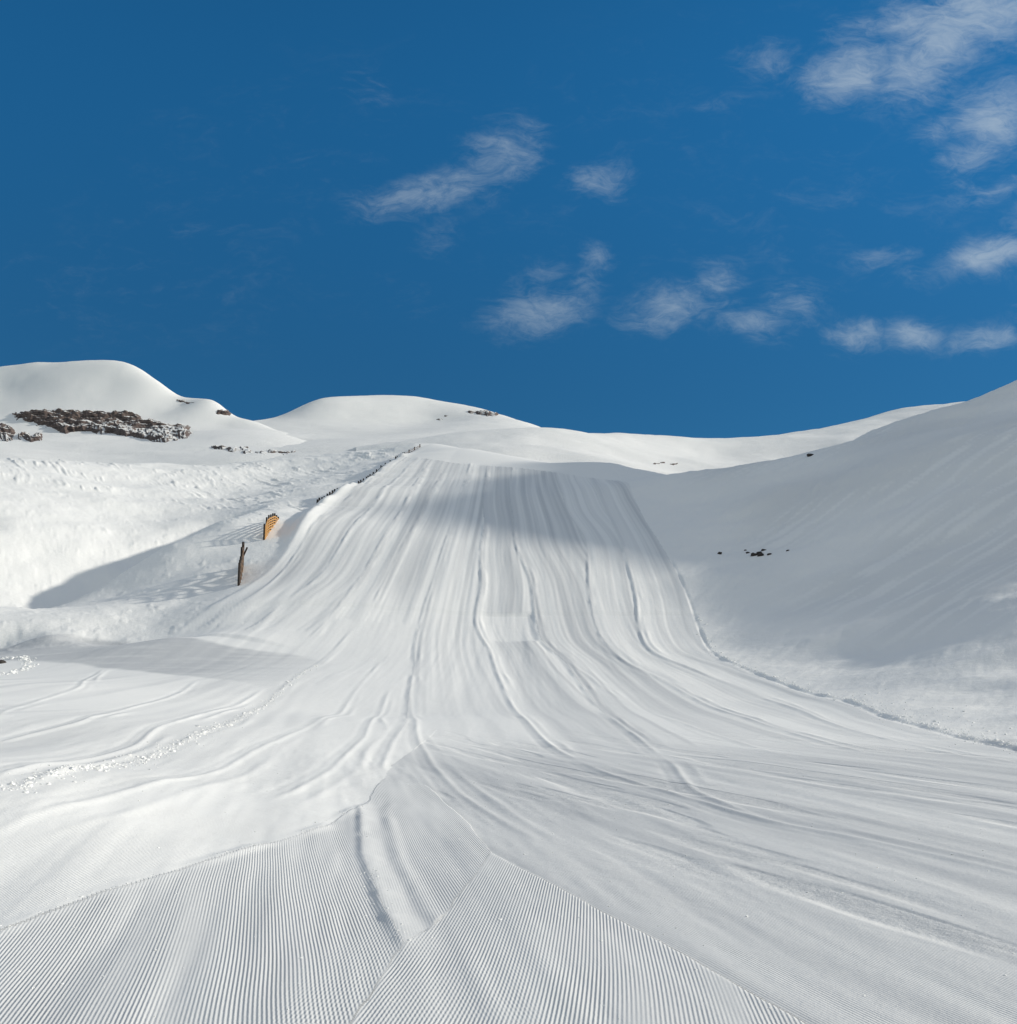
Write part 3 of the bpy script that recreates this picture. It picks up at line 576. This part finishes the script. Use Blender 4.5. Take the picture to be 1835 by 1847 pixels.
c0 = np.array([at(px, py)[:2] for px, py in ((2, 1188), (20, 1186), (38, 1187), (52, 1192), (55, 1200), (45, 1207), (25, 1212), (5, 1217))])
ii = rng.integers(0, len(c0)-1, 260); f_ = rng.uniform(0, 1, (260, 1)); pc = c0[ii]*(1-f_)+c0[ii+1]*f_+rng.normal(0, .35, (260, 2))
o = crumbs('snow_crumbs', pc, rng.lognormal(math.log(.055), .5, 260)); o['label'] = 'heap of broken snow at the left edge beside the traverse'
pn = np.stack([rng.uniform(-4.5, 6, 400), np.exp(rng.uniform(math.log(5), math.log(26), 400))], 1)
pw = np.exp(rng.uniform(math.log(7.6), math.log(16.5), 60)); pn = np.concatenate([pn, np.stack([wr(pw)+rng.normal(.0, .06, 60), pw], 1)])
pw = np.exp(rng.uniform(math.log(5.5), math.log(16), 120)); pn = np.concatenate([pn, np.stack([bL0(pw)+rng.normal(-.05, .07, 120), pw], 1)])
o = crumbs('snow_crumbs', pn, np.minimum(.012, rng.lognormal(math.log(.0055), .4, len(pn)))); o['label'] = 'fine snow crumbs on the combed foreground'

# ------------------------------------------------------------------ snow fences
def wood(name, c0, c1, rough=.7):
    global N, LK
    m, t, b = new_mat(name); N, LK = t.nodes, t.links.new
    tcn = nd('ShaderNodeTexCoord'); n_ = noise(tcn.outputs['Object'], 2.5, 5, .65); cr_ = nd('ShaderNodeValToRGB'); LK(n_, cr_.inputs[0])
    cr_.color_ramp.elements[0].position = .3; cr_.color_ramp.elements[0].color = (*c0, 1); cr_.color_ramp.elements[1].position = .7; cr_.color_ramp.elements[1].color = (*c1, 1)
    LK(cr_.outputs[0], b.inputs['Base Color']); b.inputs['Roughness'].default_value = rough; return m
M_POST = wood('tarred_post', (.016, .011, .008), (.045, .028, .018))
M_SLAT = wood('orange_slat', (.36, .17, .045), (.60, .32, .09))
M_GREY = wood('weathered_slat', (.10, .075, .06), (.20, .15, .12))
def beam(p, q, wd, ht, up=None):
    p, q = Vector(p), Vector(q); d = (q-p).normalized(); u = Vector((0, 0, 1)) if abs(d.z) < .9 else Vector((0, 1, 0))
    sdv = d.cross(u).normalized(); u = sdv.cross(d)
    V = [r + a*sdv*wd/2 + b*u*ht/2 for r in (p, q) for a, b in ((-1, -1), (1, -1), (1, 1), (-1, 1))]
    return [tuple(v) for v in V], [(3, 2, 1, 0), (4, 5, 6, 7), (0, 1, 5, 4), (1, 2, 6, 5), (2, 3, 7, 6), (3, 0, 4, 7)]
def beams(name, segs, wd, ht, mat, parent):
    V, F = [], []
    for p, q in segs:
        v, f = beam(p, q, wd, ht); F += [tuple(i+len(V) for i in k) for k in f]; V += v
    loc = Vector(parent.location); V = [tuple(Vector(v)-loc) for v in V]
    return mesh_obj(name, V, F, mat, parent, smooth_=False)
def fence(label, foot, tops, rows, row0, step, slat_mat, side=1, pl=.22, group='snow fences along the left border of the run', sw=.19, pw=.18):
    """foot: post feet on the snow, tops: z of post tops; slats hang from row0 below the tops"""
    e = empty('snow_fence', foot[0]); tag(e, label, 'fence', group)
    dr = Vector(foot[-1])-Vector(foot[0]); nrm = Vector((dr.y, -dr.x, 0)).normalized()*.11*side
    for (x, y, z), zt in zip(foot, tops): beams('post', [((x, y, z-1.2), (x, y, zt))], pw, pl, M_POST, e)
    for r in range(rows):
        segs = []
        for i in range(len(foot)-1):
            a = Vector((foot[i][0], foot[i][1], tops[i]-row0-r*step)); b = Vector((foot[i+1][0], foot[i+1][1], tops[i+1]-row0-r*step))
            segs.append((a+nrm, b+nrm))
        beams('slat', segs, .04, sw, slat_mat, e)
    return e
def line(p0, p1, n):
    xs, ys = np.linspace(p0[0], p1[0], n), np.linspace(p0[1], p1[1], n); zs = ground(xs, ys); return [(float(x), float(y), float(z)) for x, y, z in zip(xs, ys, zs)]
def ray_z(px, py, y): a, b, c = ray(px, py); return c/b*y
# nearest fence, seen end on
p0 = pt(431, 1055, 115.); p1 = (pt(437.5, 1020, 126.)[0], 126.)
f1 = line(p0, p1, 6); t1 = [z+2.35+.11*i+(.55 if i == 3 else 0) for i, (x, y, z) in enumerate(f1)]
M_BROWN = wood('brown_slat', (.11, .06, .03), (.22, .125, .06))
f_ = fence('nearest wooden snow fence seen end on, casting a lattice shadow to its left', f1, t1, 5, .45, .56, M_BROWN, pl=.5, sw=.26)
bx, by, bz = f1[5]; beams('brace', [((bx-.1, by, bz+.9), (bx+.45, by+.1, bz+2.3))], .16, .16, M_POST, f_)
# orange fence behind it
p0 = pt(476, 978, 138.); p1 = (pt(502, 940, 151.)[0], 151.)
f2 = line(p0, p1, 8); t2 = [ray_z(px, py, f2[i][1]) for i, (px, py) in enumerate(((476, 945), (480, 933), (483, 929), (487, 928), (490, 926), (494, 926), (498, 929), (502, 932)))]
fence('sunlit orange slatted snow fence with dark posts at the edge of the run', f2, t2, 9, .45, .33, M_SLAT)
# long half buried fences higher up
yy = np.linspace(150, 288, 600); xx = tx('EL', yy)-1.3
pxx = PCX+FPX*xx/yy*1.0125
def far_fence(label, pp, mat):
    ys = [float(np.interp(p[0], pxx, yy)) for p in pp]; xs = [float(np.interp(y, yy, xx)) for y in ys]; zs = ground(xs, ys)
    foot = [(x, y, float(z)) for x, y, z in zip(xs, ys, zs)]
    tops = [max(float(z)+.8, min(ray_z(p[0], p[1], y), float(z)+3)) for p, y, z in zip(pp, ys, zs)]
    return fence(label, foot, tops, 4, .35, .45, mat, pw=.24, sw=.13)
far_fence('half buried row of dark fence posts above the orange fence', [(563.5,916),(567,913),(572,912),(576,905),(581.6,901.6),(586,901.6),(591,900),(595,899.6),(600,898),(604.7,895),(611.6,889.8),(618.4,885),(623.3,881),(626.5,876),(632,876),(639,869),(643,867),(648,866),(653.5,862),(656.5,861.5),(660,859),(666,856),(672,853),(680,848),(688,843),(697,837)], M_GREY)
far_fence('short farthest row of fence posts just below the crest', [(707,830),(710,825),(713.5,821),(717,818),(720.8,816),(724,816.5),(732,811),(742,806),(752,803)], M_GREY)
